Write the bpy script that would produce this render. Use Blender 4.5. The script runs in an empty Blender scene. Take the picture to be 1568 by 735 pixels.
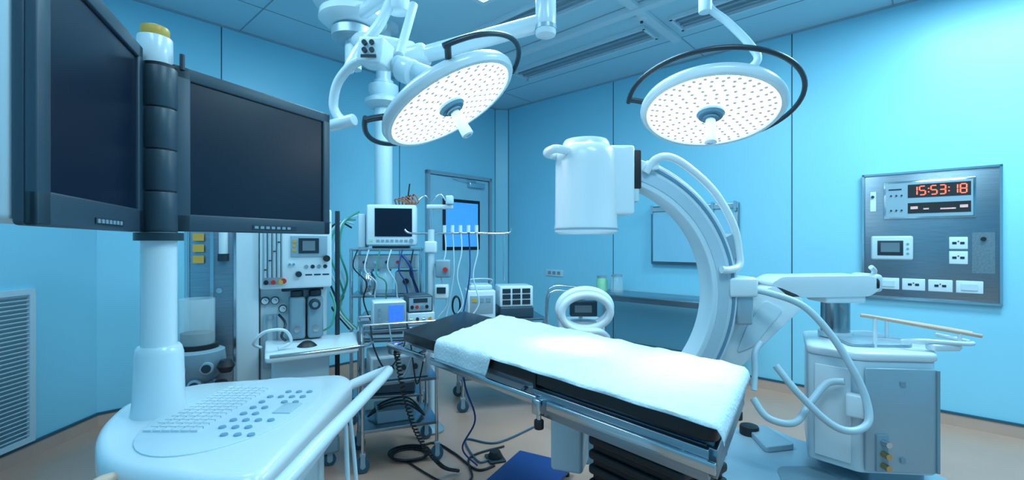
import bpy, bmesh, math, random
from mathutils import Matrix, Vector, Euler, noise
random.seed(3)
sc=bpy.context.scene
FZ=-0.08   # floor level
CZ=3.0     # ceiling level

# ---------------------------------------------------------------- materials
MATS={}
def mat(name,col,rough=.4,metal=0,var=.04,scale=6,emit=None,es=0,bump=0,bscale=60,stretch=None,spec=.5,trans=0,alpha=1,coat=0):
    if name in MATS: return MATS[name]
    m=bpy.data.materials.new(name); m.use_nodes=True
    nt=m.node_tree; b=nt.nodes['Principled BSDF']
    tc=nt.nodes.new('ShaderNodeTexCoord'); mp=nt.nodes.new('ShaderNodeMapping')
    if stretch: mp.inputs['Scale'].default_value=stretch
    nt.links.new(tc.outputs['Object'],mp.inputs['Vector'])
    n=nt.nodes.new('ShaderNodeTexNoise'); n.inputs['Scale'].default_value=scale; n.inputs['Detail'].default_value=4
    nt.links.new(mp.outputs[0],n.inputs['Vector'])
    r=nt.nodes.new('ShaderNodeValToRGB')
    r.color_ramp.elements[0].position=.3; r.color_ramp.elements[1].position=.7
    r.color_ramp.elements[0].color=(*[c*(1-var) for c in col],1)
    r.color_ramp.elements[1].color=(*[min(1,c*(1+var)) for c in col],1)
    nt.links.new(n.outputs['Fac'],r.inputs[0]); nt.links.new(r.outputs[0],b.inputs['Base Color'])
    b.inputs['Roughness'].default_value=rough; b.inputs['Metallic'].default_value=metal
    b.inputs['Specular IOR Level'].default_value=spec
    if trans: b.inputs['Transmission Weight'].default_value=trans
    if alpha<1: b.inputs['Alpha'].default_value=alpha
    if coat: b.inputs['Coat Weight'].default_value=coat
    if emit:
        b.inputs['Emission Color'].default_value=(*emit,1); b.inputs['Emission Strength'].default_value=es
    if bump:
        n2=nt.nodes.new('ShaderNodeTexNoise'); n2.inputs['Scale'].default_value=bscale; n2.inputs['Detail'].default_value=3
        nt.links.new(mp.outputs[0],n2.inputs['Vector'])
        bp=nt.nodes.new('ShaderNodeBump'); bp.inputs['Strength'].default_value=bump; bp.inputs['Distance'].default_value=.01
        nt.links.new(n2.outputs['Fac'],bp.inputs['Height']); nt.links.new(bp.outputs[0],b.inputs['Normal'])
    MATS[name]=m; return m
WALL=mat('wall_paint_blue',(.30,.70,.88),.35,var=.02,scale=1.5)
CEIL=mat('ceiling_panel',(.42,.68,.80),.55,var=.02,scale=2)
FLOOR=mat('vinyl_floor',(.56,.32,.24),.28,var=.07,scale=3,bump=.02)
COVE=mat('cove_vinyl',(.62,.40,.32),.4)
JOINT=mat('joint_dark',(.03,.10,.14),.6)
BLK=mat('black_rubber',(.008,.010,.014),.5)
WH=mat('white_plastic',(.58,.72,.80),.3,var=.015)
WH2=mat('white_enamel',(.70,.80,.86),.22,var=.01,coat=.2)
GR=mat('grey_plastic',(.22,.33,.40),.4)
LG=mat('light_grey_metal',(.34,.46,.54),.35,metal=.3)
DK=mat('dark_slate_plastic',(.015,.032,.048),.38)
DK2=mat('dark_slate_trim',(.028,.058,.085),.4)
SCR=mat('screen_glass',(.003,.010,.026),.28,var=0,spec=.3)
STEEL=mat('brushed_steel',(.30,.37,.43),.30,metal=1,var=.10,scale=8,stretch=(1,1,30),bump=.03,bscale=20)
CHR=mat('chrome',(.60,.66,.70),.14,metal=1,var=.01)
VINYL=mat('black_mattress_vinyl',(.006,.008,.012),.35,bump=.05,bscale=200)
SHEET=mat('drape_fabric',(.58,.71,.78),.85,var=.03,scale=40,bump=.4,bscale=90)
YEL=mat('amber_plastic',(.62,.36,.06),.4)
BEI=mat('beige_grip',(.66,.46,.36),.45)
BLUE=mat('blue_vinyl',(.01,.05,.22),.45)
GLS=mat('clear_glass',(.8,.93,.97),.05,alpha=.25,spec=.8,var=0)
GRN=mat('green_jar',(.35,.75,.45),.3)
RED=mat('red_plastic',(.5,.03,.02),.4)
BRASS=mat('brass',(.6,.42,.2),.3,metal=1)
LEDR=mat('red_led',(.8,.1,.05),.4,emit=(1,.10,.05),es=2.2,var=0)
SCB=mat('blue_lcd',(.03,.10,.45),.3,emit=(.04,.20,.95),es=.8,var=.3,scale=30)
SCG=mat('grey_lcd',(.10,.16,.2),.25,emit=(.2,.35,.45),es=.12,var=.1)
WINL=mat('lit_window_glass',(.05,.3,.7),.1,emit=(.06,.34,.90),es=.65,var=.05)
FACE=mat('lamp_diffuser',(.9,.95,1),.3,emit=(.90,.98,1),es=5.0,var=0)
LENS=mat('led_lens',(.20,.28,.32),.25,emit=(.62,.68,.66),es=.40,var=0)
PANL=mat('unseen_lamp_diffuser',(.9,.95,1),.4,emit=(.7,.9,1),es=2.0,var=0)
LABEL=mat('label_white',(.7,.8,.85),.5)
DBLUE=mat('button_blue_grey',(.20,.38,.52),.4)
HOSE=mat('grey_hose',(.46,.62,.70),.35)
GREENH=mat('green_hose',(.05,.30,.20),.4)
CASB=mat('caster_blue',(.03,.10,.16),.4)
BRN=mat('brown_cable',(.35,.12,.07),.5)

# ---------------------------------------------------------------- helpers
def frame(loc=(0,0,0),rz=0,rx=0,ry=0):
    return Matrix.Translation(loc)@Euler((math.radians(rx),math.radians(ry),math.radians(rz))).to_matrix().to_4x4()
class G:
    """one real-world object: an empty parent; coordinates of parts are in frame F"""
    def __init__(s,name,F=None,anchor=None):
        s.F=F if F is not None else Matrix.Identity(4)
        s.E=s.F if anchor is None else Matrix.Translation(anchor)
        s.e=bpy.data.objects.new(name,None); s.e.empty_display_size=.1
        sc.collection.objects.link(s.e); s.e.matrix_world=s.E
        s.inv=s.E.inverted()
def put(g,name,me,L):
    o=bpy.data.objects.new(name,me); sc.collection.objects.link(o)
    if g is None: o.matrix_world=L
    else:
        o.parent=g.e; o.matrix_parent_inverse=g.inv; o.matrix_basis=g.F@L
    return o
def fin(g,name,bm,m,L=Matrix.Identity(4),ang=38):
    bmesh.ops.remove_doubles(bm,verts=bm.verts,dist=1e-6)
    bmesh.ops.recalc_face_normals(bm,faces=bm.faces)
    for f in bm.faces: f.smooth=True
    for e in bm.edges:
        if len(e.link_faces)==2 and e.calc_face_angle(0)>math.radians(ang): e.smooth=False
    me=bpy.data.meshes.new(name); bm.to_mesh(me); bm.free()
    me.materials.append(m)
    return put(g,name,me,L)
def box(g,name,c,s,m,rot=(0,0,0),bev=0,L=None):
    bm=bmesh.new(); bmesh.ops.create_cube(bm,size=1)
    bmesh.ops.scale(bm,vec=s,verts=bm.verts)
    if bev: bmesh.ops.bevel(bm,geom=bm.edges[:],offset=min(bev,min(s)*.48),segments=3,profile=.5,affect='EDGES')
    M=frame(c,rot[2],rot[0],rot[1])
    if L is not None: M=L@M
    return fin(g,name,bm,m,M)
def bx(g,name,x0,x1,y0,y1,z0,z1,m,bev=0):
    return box(g,name,((x0+x1)/2,(y0+y1)/2,(z0+z1)/2),(abs(x1-x0),abs(y1-y0),abs(z1-z0)),m,bev=bev)
def axisM(p0,p1):
    p0=Vector(p0);p1=Vector(p1); d=(p1-p0)
    return Matrix.Translation(p0)@d.to_track_quat('Z','Y').to_matrix().to_4x4(), d.length
def lathe(g,name,prof,m,L=Matrix.Identity(4),seg=40,ang=38):
    bm=bmesh.new(); rings=[]
    for r,z in prof:
        if r<1e-5: rings.append([bm.verts.new((0,0,z))])
        else: rings.append([bm.verts.new((r*math.cos(2*math.pi*i/seg),r*math.sin(2*math.pi*i/seg),z)) for i in range(seg)])
    for a,b in zip(rings,rings[1:]):
        for i in range(seg):
            j=(i+1)%seg
            if len(a)==1 and len(b)==1: continue
            if len(a)==1: bm.faces.new((a[0],b[i],b[j]))
            elif len(b)==1: bm.faces.new((a[i],a[j],b[0]))
            else: bm.faces.new((a[i],a[j],b[j],b[i]))
    return fin(g,name,bm,m,L,ang)
def cyl(g,name,p0,p1,r,m,r2=None,seg=28,bev=0):
    M,l=axisM(p0,p1); r2=r if r2 is None else r2
    if bev: pr=[(0,0),(r-bev,0),(r-bev*.3,bev*.3),(r,bev),(r2,l-bev),(r2-bev*.3,l-bev*.3),(r2-bev,l),(0,l)]
    else: pr=[(0,0),(r,0),(r2,l),(0,l)]
    return lathe(g,name,pr,m,M,seg)
def crom(pts,res=8,closed=False):
    P=[Vector(p) for p in pts]; out=[]; n=len(P)
    if n==2: return P
    rng=range(n if closed else n-1)
    for i in rng:
        if closed: a,b,c,d=P[(i-1)%n],P[i],P[(i+1)%n],P[(i+2)%n]
        else: a,b,c,d=P[max(i-1,0)],P[i],P[i+1],P[min(i+2,n-1)]
        for k in range(res):
            t=k/res
            out.append(.5*((2*b)+(c-a)*t+(2*a-5*b+4*c-d)*t*t+(3*b-a-3*c+d)*t**3))
    if not closed: out.append(P[-1])
    return out
def tube(g,name,pts,r,m,res=8,seg=10,closed=False,smooth=True,L=Matrix.Identity(4)):
    P=crom(pts,res,closed) if smooth else [Vector(p) for p in pts]
    bm=bmesh.new(); n=len(P); rings=[]; up=None
    for i,p in enumerate(P):
        if closed: t=(P[(i+1)%n]-P[i-1])
        else: t=(P[min(i+1,n-1)]-P[max(i-1,0)])
        if t.length<1e-9: t=Vector((0,0,1))
        t.normalize()
        if up is None:
            up=Vector((0,0,1)) if abs(t.z)<.9 else Vector((1,0,0))
        x=(up-t*up.dot(t)).normalized(); y=t.cross(x); up=x
        rings.append([bm.verts.new(p+r*(math.cos(2*math.pi*k/seg)*x+math.sin(2*math.pi*k/seg)*y)) for k in range(seg)])
    for i in range(n if closed else n-1):
        a=rings[i]; b=rings[(i+1)%n]
        for k in range(seg): bm.faces.new((a[k],a[(k+1)%seg],b[(k+1)%seg],b[k]))
    if not closed:
        bm.faces.new(rings[0]); bm.faces.new(rings[-1])
    return fin(g,name,bm,m,L,60)
def prism(g,name,poly,z0,z1,m,L=Matrix.Identity(4),bev=0):
    bm=bmesh.new(); a=[bm.verts.new((x,y,z0)) for x,y in poly]; b=[bm.verts.new((x,y,z1)) for x,y in poly]
    bm.faces.new(a); bm.faces.new(b); n=len(poly)
    for i in range(n): bm.faces.new((a[i],a[(i+1)%n],b[(i+1)%n],b[i]))
    bmesh.ops.recalc_face_normals(bm,faces=bm.faces)
    if bev:
        ed=[e for e in bm.edges if e.calc_face_angle(0)>math.radians(25)]
        bmesh.ops.bevel(bm,geom=ed,offset=bev,segments=3,profile=.5,affect='EDGES',clamp_overlap=True)
    return fin(g,name,bm,m,L)
XZ=Matrix(((1,0,0,0),(0,0,-1,0),(0,1,0,0),(0,0,0,1)))   # prism drawn in x,z plane; extrusion toward -y
def rounded(poly,r=.05,n=5):
    out=[];N=len(poly)
    for i in range(N):
        p=Vector(poly[i]);a=Vector(poly[i-1]);b=Vector(poly[(i+1)%N])
        rr=min(r,(a-p).length*.45,(b-p).length*.45)
        s=p+(a-p).normalized()*rr; e=p+(b-p).normalized()*rr
        for k in range(n+1):
            t=k/n; q=(1-t)**2*s+2*t*(1-t)*p+t*t*e; out.append((q.x,q.y))
    return out
def caster(g,x,y,z=FZ,r=.05,rz=0):
    L=frame((x,y,z),rz)
    lathe(g,'caster_wheel',[(0,-.014),(r*.75,-.014),(r,-.010),(r,.010),(r*.75,.014),(0,.014)],CASB,L@frame((.0,0,r),0,90),24)
    lathe(g,'caster_hub',[(0,-.017),(r*.4,-.017),(r*.4,.017),(0,.017)],LG,L@frame((0,0,r),0,90),16)
    box(g,'caster_fork',(0,.018,r+.03),(.03,.003,.07),LG,L=L)
    box(g,'caster_fork',(0,-.018,r+.03),(.03,.003,.07),LG,L=L)
    box(g,'caster_plate',(0,0,r*2+.016),(.035,.045,.012),LG,L=L)
    lathe(g,'caster_stem',[(0,0),(.009,0),(.009,.05),(0,.05)],CHR,L@frame((0,0,r*2+.02)),12)

# ---------------------------------------------------------------- room shell
C0=Vector((-.14,6.25,0)); RZ=-42.6
RF=frame(C0,RZ)    # x along right wall, y into the right wall; left wall at x=0 (y negative)
def R2(x,y): v=RF@Vector((x,y,0)); return (v.x,v.y)
outline=[(0,-.11),(.11,0),(7.2,0),(7.2,-6.0),(1.9,-6.0),(0,-4.1)]
outline_w=[R2(*p) for p in outline]
names=['corner','right','side','rear','chamfer','left']
prism(None,'floor',[R2(*p) for p in [(-.3,.3),(7.5,.3),(7.5,-6.3),(1.7,-6.3),(-.3,-4.3)]],FZ-.1,FZ,FLOOR)
prism(None,'ceiling',[R2(*p) for p in [(-.3,.3),(7.5,.3),(7.5,-6.3),(1.7,-6.3),(-.3,-4.3)]],CZ,CZ+.1,CEIL)
WF={}
for i,nm in enumerate(names):
    a=Vector(outline_w[i]); b=Vector(outline_w[(i+1)%6]); d=b-a; l=d.length; rz=math.degrees(math.atan2(d.y,d.x))
    L=frame((a.x,a.y,0),rz); WF[nm]=L       # +y = outward
    def wb(name,x0,x1,y0,y1,z0,z1,m):
        bm=bmesh.new(); bmesh.ops.create_cube(bm,size=1)
        bmesh.ops.scale(bm,vec=(x1-x0,y1-y0,z1-z0),verts=bm.verts)
        return fin(None,name,bm,m,L@frame(((x0+x1)/2,(y0+y1)/2,(z0+z1)/2)))
    wb('wall_'+nm,-.04,l+.04,0,.1,FZ,CZ,WALL)
    wb('baseboard_'+nm,0,l,-.012,0,FZ,0,COVE)
    g=G('trim_skirting_line_'+nm,L); bx(g,'line',0,l,-.016,0,0,.016,JOINT)
    g=G('trim_ceiling_cove_'+nm,L); bx(g,'line',0,l,-.02,0,CZ-.012,CZ,LG)
g=G('trim_panel_joints_right',RF)
for t in (.13,1.713,3.434,5.15): bx(g,'joint',t-.004,t+.004,-.002,0,0,CZ-.01,JOINT)
g=G('trim_panel_joints_left',RF)
for s in (.13,1.62,3.334): bx(g,'joint',0,.002,-s-.004,-s+.004,0,CZ-.01,JOINT)
g=G('trim_ceiling_joints',RF)
for x in (.55,2.7,4.1): bx(g,'joint',x-.005,x+.005,-4.5 if x>1 else -4.0,-.0,CZ-.002,CZ,GR)
for y in (-.55,-1.35,-3.2): bx(g,'joint',0.02,7,y-.005,y+.005,CZ-.002,CZ,GR)

# recessed louvre fixtures (unlit) in the ceiling
for k,(x0,x1,y) in enumerate([(1.1,2.55,-.85),(2.8,4.2,-.85),(1.45,2.6,-1.75)]):
    g=G('ceiling_louvre_light' if k==0 else 'ceiling_louvre_light.%03d'%k,RF)
    bx(g,'recess_tray',x0,x1,y-.11,y+.11,CZ-.004,CZ-.001,GR)
    for s in (-.12,.12): bx(g,'side_rail',x0-.02,x1+.02,y+s-.012,y+s+.012,CZ-.03,CZ,WH)
    for s in (x0-.01,x1+.01): bx(g,'end_rail',s-.012,s+.012,y-.13,y+.13,CZ-.03,CZ,WH)
    for q in (-.04,.04): bx(g,'louvre_blade',x0,x1,y+q-.005,y+q+.005,CZ-.02,CZ-.004,LG)
g=G('ceiling_supply_rail',RF)
for y in (-1.3,): bx(g,'rail',.3,4.4,y-.035,y+.035,CZ-.045,CZ,WH)
for x in (2.67,): bx(g,'cross_rail',x-.035,x+.035,-1.95,-.55,CZ-.035,CZ,WH)
g=G('smoke_detector',frame((1.02,3.62,CZ)))
lathe(g,'body',[(0,0),(.06,0),(.06,-.02),(.045,-.035),(.02,-.05),(0,-.05)],WH,frame((0,0,0)))
lathe(g,'sensor',[(0,-.05),(.012,-.05),(.012,-.062),(0,-.062)],DK)

# unseen troffers added out of view for room light; right one follows wall glow
def unseen_troffer(i,x,y,sx,sy,w,rz=RZ):
    g=G('unseen_ceiling_lamp' if i==0 else 'unseen_ceiling_lamp.%03d'%i,frame((x,y,CZ),rz))
    for s in (-1,1):
        bx(g,'frame_side',s*(sx/2+.02)-.02,s*(sx/2+.02)+.02,-sy/2-.04,sy/2+.04,-.03,0,WH)
        bx(g,'frame_end',-sx/2,sx/2,s*(sy/2+.02)-.02,s*(sy/2+.02)+.02,-.03,0,WH)
    bx(g,'diffuser',-sx/2,sx/2,-sy/2,sy/2,-.012,-.002,PANL)
    l=bpy.data.lights.new('room_fill','AREA'); l.shape='RECTANGLE'; l.size=sx*.96; l.size_y=sy*.96; l.energy=w; l.color=(.50,.85,1)
    o=bpy.data.objects.new('room_fill',l); sc.collection.objects.link(o); o.parent=g.e; o.location=(0,0,-.02)
unseen_troffer(0,.1,2.75,1.3,.5,44)
unseen_troffer(1,-1.5,1.9,1.2,.5,22)
unseen_troffer(2,2.7,2.2,1.2,.5,68)
unseen_troffer(3,.9,.5,1.3,.6,34)
unseen_troffer(4,-.6,-.2,1.2,.5,11)

# ---------------------------------------------------------------- door on left wall
g=G('door_1',RF@frame((0,-.756,0)))
W=.5
bx(g,'leaf',.0,.03,-W+.03,W-.03,FZ+.01,2.0,mat('door_paint',(.34,.66,.82),.4))
for s in (-1,1): bx(g,'jamb',0,.05,s*W-.02,s*W+.02,FZ,2.05,LG)
bx(g,'head',0,.05,-W-.02,W+.02,2.01,2.05,LG)
bx(g,'window_frame',.03,.045,-.29,.31,1.12,1.74,BLK,bev=.006)
bx(g,'window_glass',.045,.048,-.25,.27,1.16,1.70,WINL)
bx(g,'closer_body',.03,.09,.1,.36,1.90,1.96,CHR,bev=.008)
tube(g,'closer_arm',[(.08,.2,1.97),(.10,0,1.985),(.06,-.15,1.99)],.008,CHR)
cyl(g,'lever_rose',(.03,-.40,.95),(.045,-.40,.95),.025,CHR)
tube(g,'lever',[(.045,-.40,.95),(.08,-.40,.95),(.085,-.30,.95)],.009,CHR)

# ---------------------------------------------------------------- right wall fittings
g=G('wall_control_panel',RF@frame((4.29,0,0)))
def P(x): return x-4.29
bx(g,'plate',P(3.914),P(4.666),-.02,0,.785,1.735,STEEL,bev=.003)
for z0,z1 in ((.785,.80),(1.72,1.735)): bx(g,'rim',P(3.914),P(4.666),-.032,-.02,z0,z1,CHR)
for x0 in (3.914,4.652): bx(g,'rim',P(x0),P(x0+.014),-.032,-.02,.785,1.735,CHR)
bx(g,'clock_bezel',P(4.045),P(4.54),-.034,-.02,1.385,1.665,CHR,bev=.004)
bx(g,'clock_face',P(4.06),P(4.525),-.038,-.034,1.40,1.65,LG)
bx(g,'time_window',P(4.185),P(4.515),-.041,-.038,1.54,1.635,BLK)
bx(g,'timer_window',P(4.185),P(4.515),-.041,-.038,1.425,1.50,BLK)
SEG={'0':'abcdef','1':'bc','2':'abged','3':'abgcd','4':'fgbc','5':'afgcd','6':'afgedc','7':'abc','8':'abcdefg','9':'abcfgd'}
def digits(txt,x,zc,h,m,nm):
    w=h*.5; t=h*.12
    for ch in txt:
        if ch==':':
            for dz in (-.2,.2): box(g,nm+'_colon',(x+t*.5,-.043,zc+dz*h),(t,.003,t),m)
            x+=t*2.2; continue
        S={'a':(w/2,h/2,w*.8,t),'d':(w/2,-h/2,w*.8,t),'g':(w/2,0,w*.8,t),'b':(w,h/4,t,h*.42),'c':(w,-h/4,t,h*.42),'f':(0,h/4,t,h*.42),'e':(0,-h/4,t,h*.42)}
        for s in SEG[ch]:
            cx,cz,sx,sz=S[s]; box(g,nm+'_segment',(x+cx,-.043,zc+cz),(sx,.003,sz),m)
        x+=w*1.45
digits('15:53:18',P(4.205),1.588,.062,LEDR,'clock')
refl=mat('display_reflection',(.4,.3,.3),.4,emit=(.8,.5,.5),es=.5,var=.5,scale=60)  # reddish reflection painted as dim glowing dashes, not a readout
for x0,x1,z0,z1 in ((4.20,4.24,1.455,1.475),(4.27,4.30,1.45,1.46),(4.36,4.44,1.447,1.457),(4.46,4.50,1.455,1.475)): bx(g,'reflection_dash',P(x0),P(x1),-.043,-.041,z0,z1,refl)
for i in range(3):
    for z in (1.56,1.45): cyl(g,'clock_button',(P(4.09+.03*i),-.045,z),(P(4.09+.03*i),-.038,z),.006,DK,seg=10)
bx(g,'clock_label',P(4.075),P(4.15),-.040,-.038,1.60,1.61,DK)
bx(g,'intercom_body',P(3.97),P(4.215),-.05,-.02,1.08,1.26,WH,bev=.02)
bx(g,'intercom_screen',P(4.01),P(4.16),-.053,-.05,1.115,1.225,DK,bev=.004)
bx(g,'intercom_display',P(4.03),P(4.14),-.055,-.053,1.14,1.21,SCG)
for i in range(3): cyl(g,'intercom_key',(P(4.185),-.053,1.13+.035*i),(P(4.185),-.05,1.13+.035*i),.008,GR,seg=10)
def socket(x0,x1,z0,z1,k):
    bx(g,'socket_plate',P(x0),P(x1),-.030,-.02,z0,z1,WH2,bev=.004)
    cx=(x0+x1)/2; cz=(z0+z1)/2
    if k:
        for dx in (-.02,.02): box(g,'socket_hole',(P(cx+dx),-.031,cz),(.022,.003,.016),DK)
        box(g,'socket_hole',(P(cx),-.031,cz+.012),(.008,.003,.008),RED)
    else: box(g,'switch_rocker',(P(cx),-.033,cz),((x1-x0)*.6,.006,(z1-z0)*.5),WH)
socket(4.405,4.50,1.165,1.25,1); socket(4.405,4.50,1.06,1.15,1)
for i,(a,b) in enumerate([(4.008,4.136),(4.152,4.28),(4.296,4.424),(4.44,4.575)]): socket(a,b,.86,.945,i in(1,2))
bx(g,'key_switch_plate',P(3.965),P(4.0),-.026,-.02,1.45,1.60,LABEL); cyl(g,'key_switch',(P(3.98),-.035,1.56),(P(3.98),-.026,1.56),.01,DK)
bx(g,'notice_label',P(4.52),P(4.63),-.022,-.02,1.0,1.28,mat('etched_label',(.25,.32,.36),.4,metal=.8,var=.15,scale=90))
cyl(g,'small_knob',(P(4.575),-.04,1.235),(P(4.575),-.02,1.235),.014,BLK)

g=G('xray_film_viewer',RF@frame((2.6,-.002,0)))
bx(g,'housing',-.42,.42,-.05,0,.99,1.58,STEEL,bev=.006)
bx(g,'viewing_panel',-.395,.395,-.056,-.05,1.02,1.52,mat('viewer_glass',(.30,.60,.78),.3,var=.02))
bx(g,'film_clip_bar',-.42,.42,-.066,-.05,1.525,1.565,LG)
for x in (-.40,-.2,0,.2,.40): bx(g,'film_clip',x-.012,x+.012,-.08,-.066,1.50,1.59,CHR)
g=G('wall_outlet',RF@frame((.9,0,0)))
bx(g,'plate',-.13,.13,-.012,0,.80,.88,WH,bev=.003)
for x in (-.07,.0,.07): bx(g,'socket',x-.022,x+.022,-.015,-.012,.82,.86,GR)

# return-air grille on chamfer wall
cl=(Vector(outline_w[5])-Vector(outline_w[4])).length
g=G('return_air_grille',WF['chamfer']@frame((cl-.46-.35,0,0)))
bx(g,'frame_top',-.35,.35,-.025,0,.90,.935,WH); bx(g,'frame_bottom',-.35,.35,-.025,0,.02,.05,WH)
for x in (-.335,.335): bx(g,'frame_side',x-.018,x+.018,-.025,0,.05,.90,WH)
bx(g,'duct',-.32,.32,-.004,-.001,.05,.90,GR)
for i in range(34): box(g,'louvre',(0,-.013,.065+i*.025),(.64,.020,.004),WH,rot=(-38,0,0))

# ---------------------------------------------------------------- steel side table with jars
g=G('steel_side_table',RF@frame((2.35,-.3,0)))
bx(g,'top',-.72,.72,-.23,.23,.68,.70,STEEL,bev=.003); bx(g,'apron',-.70,.70,-.21,-.20,.64,.68,STEEL)
bx(g,'shelf',-.68,.68,-.2,.2,.15,.165,STEEL)
for x in(-.69,.69):
    for y in(-.2,.2): cyl(g,'leg',(x,y,FZ),(x,y,.68),.015,CHR)
ztb=.70
for nm,x,y,r,h,m in (('green_jar',-.63,.05,.06,.14,GRN),('glass_jar',-.45,.05,.065,.16,GLS)):
    g=G(nm,RF@frame((2.35+x,-.3+y,ztb)))
    lathe(g,'jar_body',[(0,0),(r,0),(r,h*.8),(r*.8,h*.92),(r*.8,h),(0,h)],m)
    lathe(g,'lid',[(0,h),(r*.86,h),(r*.86,h+.02),(0,h+.025)],LG)

# ---------------------------------------------------------------- surgical lights
def surgical_light(name,C,n,r,arcs,target,power,xh):
    n=Vector(n).normalized(); z=-n; x=Vector(xh); x=(x-z*x.dot(z)).normalized(); y=z.cross(x)
    M=Matrix.Translation(C)@Matrix((x,y,z)).transposed().to_4x4()
    g=G(name,M); k=r/.36
    lathe(g,'lamp_housing',[(0,.075*k),(.12*k,.075*k),(.14*k,.06*k),(.25*k,.045*k),(.32*k,.03*k),(.350*k,.012*k),(.36*k,-.008*k),(.357*k,-.026*k),(.345*k,-.038*k),(.325*k,-.04*k),(.318*k,-.03*k)],WH2,seg=72)
    lathe(g,'light_face',[(0,-.030*k),(.318*k,-.030*k)],FACE,seg=72)
    bm=bmesh.new()
    for i,rr in enumerate([.10,.135,.17,.205,.24,.275,.30]):
        cnt=int(rr*k*2*math.pi/.047)
        for j in range(cnt):
            a=2*math.pi*(j+.5*(i%2))/cnt
            bmesh.ops.create_cone(bm,cap_ends=True,segments=10,radius1=.0095*k,radius2=.0078*k,depth=.006,matrix=Matrix.Translation((rr*k*math.cos(a),rr*k*math.sin(a),-.033*k)))
    fin(g,'led_lenses',bm,LENS)
    lathe(g,'centre_hub',[(0,-.028),(.066,-.028),(.066,-.040),(.055,-.052),(.036,-.052),(.036,-.064),(0,-.064)],mat('hub_blue_grey',(.10,.24,.34),.3))
    lathe(g,'sterile_handle',[(0,-.06),(.021,-.06),(.023,-.075),(.024,-.10),(.028,-.175),(.028,-.19),(.022,-.195),(.014,-.195),(.014,-.188),(0,-.188)],WH)
    R=.425*k
    for arc0,arc1 in arcs:
        pts=[(R*math.cos(math.radians(a)),R*math.sin(math.radians(a)),.03) for a in range(arc0,arc1+1,5)]
        tube(g,'outer_handle_ring',pts,.0115,DK,res=1,smooth=False,seg=12)
        for a in (arc0+3,arc1-3):
            ca,sa=math.cos(math.radians(a)),math.sin(math.radians(a))
            tube(g,'handle_bracket',[(R*ca,R*sa,.03),(.39*k*ca,.39*k*sa,.028),(.33*k*ca,.33*k*sa,.018)],.014,DK,res=2)
    lathe(g,'back_joint',[(0,.07),(.07,.07),(.07,.11),(.05,.13),(0,.13)],WH)
    l=bpy.data.lights.new('lamp_beam','SPOT'); l.energy=power; l.spot_size=math.radians(28); l.spot_blend=1.0; l.shadow_soft_size=.10; l.color=(.80,.95,1)
    o=bpy.data.objects.new('lamp_beam',l); sc.collection.objects.link(o)
    p=Vector(C)+n*.23; q=(Vector(target)-p).to_track_quat('-Z','Y').to_matrix().to_4x4()
    o.parent=g.e; o.matrix_parent_inverse=g.inv; o.matrix_basis=Matrix.Translation(p)@q
    return g
CL=Vector((-.30,2.15,1.875)); CR=Vector((.975,2.26,1.872))
gl=surgical_light('surgical_light',CL,(.503,-.065,-.864),.340,[(-85,20),(140,205)],(.30,1.92,.78),70,(.85,.1,.5))
gr=surgical_light('surgical_light.001',CR,(-.12,-.278,-.953),.333,[(-190,45)],(.57,1.60,.78),80,(1,0,0))
def wsub(g): g.F=Matrix.Identity(4); return g
wsub(gr)
nr=Vector((-.12,-.278,-.953)).normalized()
pb=CR-nr*.13
tube(gr,'yoke_tube',[pb,pb+Vector((.05,.10,.03)),(1.20,2.50,2.10),(1.31,2.46,2.18),(1.27,2.46,2.27),(1.16,2.48,2.40),(1.08,2.5,2.48),(1.05,2.5,2.56)],.021,WH)
cyl(gr,'swivel',(1.05,2.5,2.46),(1.05,2.5,2.60),.035,WH,bev=.005)
cyl(gr,'drop_tube',(1.05,2.5,2.58),(1.05,2.5,2.95),.028,WH)
lathe(gr,'ceiling_rose',[(0,0),(.11,0),(.11,-.03),(.05,-.07),(0,-.07)],WH,frame((1.05,2.5,CZ)))
wsub(gl)
nl=Vector((.503,-.065,-.864)).normalized()
pl=CL-nl*.12
cyl(gl,'neck_coupling',pl,(-.56,2.22,2.07),.045,WH,bev=.006)
cyl(gl,'neck_collar',(-.53,2.21,2.045),(-.465,2.18,2.01),.060,WH2,bev=.006)
box(gl,'control_box',(-.64,2.16,2.095),(.125,.12,.12),WH2,rot=(0,8,-12),bev=.012)
for i in range(2):
    for j in range(2): cyl(gl,'control_key',(-.672+i*.034,2.107,2.088+j*.034),(-.672+i*.034,2.088,2.088+j*.034),.0115,DK,seg=16)
box(gl,'control_strip',(-.652,2.089,2.058),(.07,.004,.014),DK)
tube(gl,'yoke_loop',[(-.68,2.2,2.10),(-.78,2.25,2.08),(-.87,2.3,2.01),(-.90,2.32,1.91),(-.88,2.32,1.85),(-.83,2.3,1.81)],.024,WH2)
cyl(gl,'yoke_end',(-.92,2.33,1.80),(-.78,2.28,1.82),.030,WH2,bev=.008)
tube(gl,'upper_tube',[(-.82,2.3,2.07),(-.78,2.33,2.18),(-.68,2.36,2.33),(-.62,2.4,2.5)],.027,WH2)
cyl(gl,'upper_tube_b',(-.55,2.25,2.13),(-.50,2.34,2.42),.022,WH2)
cyl(gl,'swivel_block',(-.60,2.42,2.42),(-.60,2.42,2.62),.06,WH2,bev=.01)
cyl(gl,'swivel_arm',(-.60,2.42,2.55),(-1.0,2.9,2.62),.04,WH2)
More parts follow.
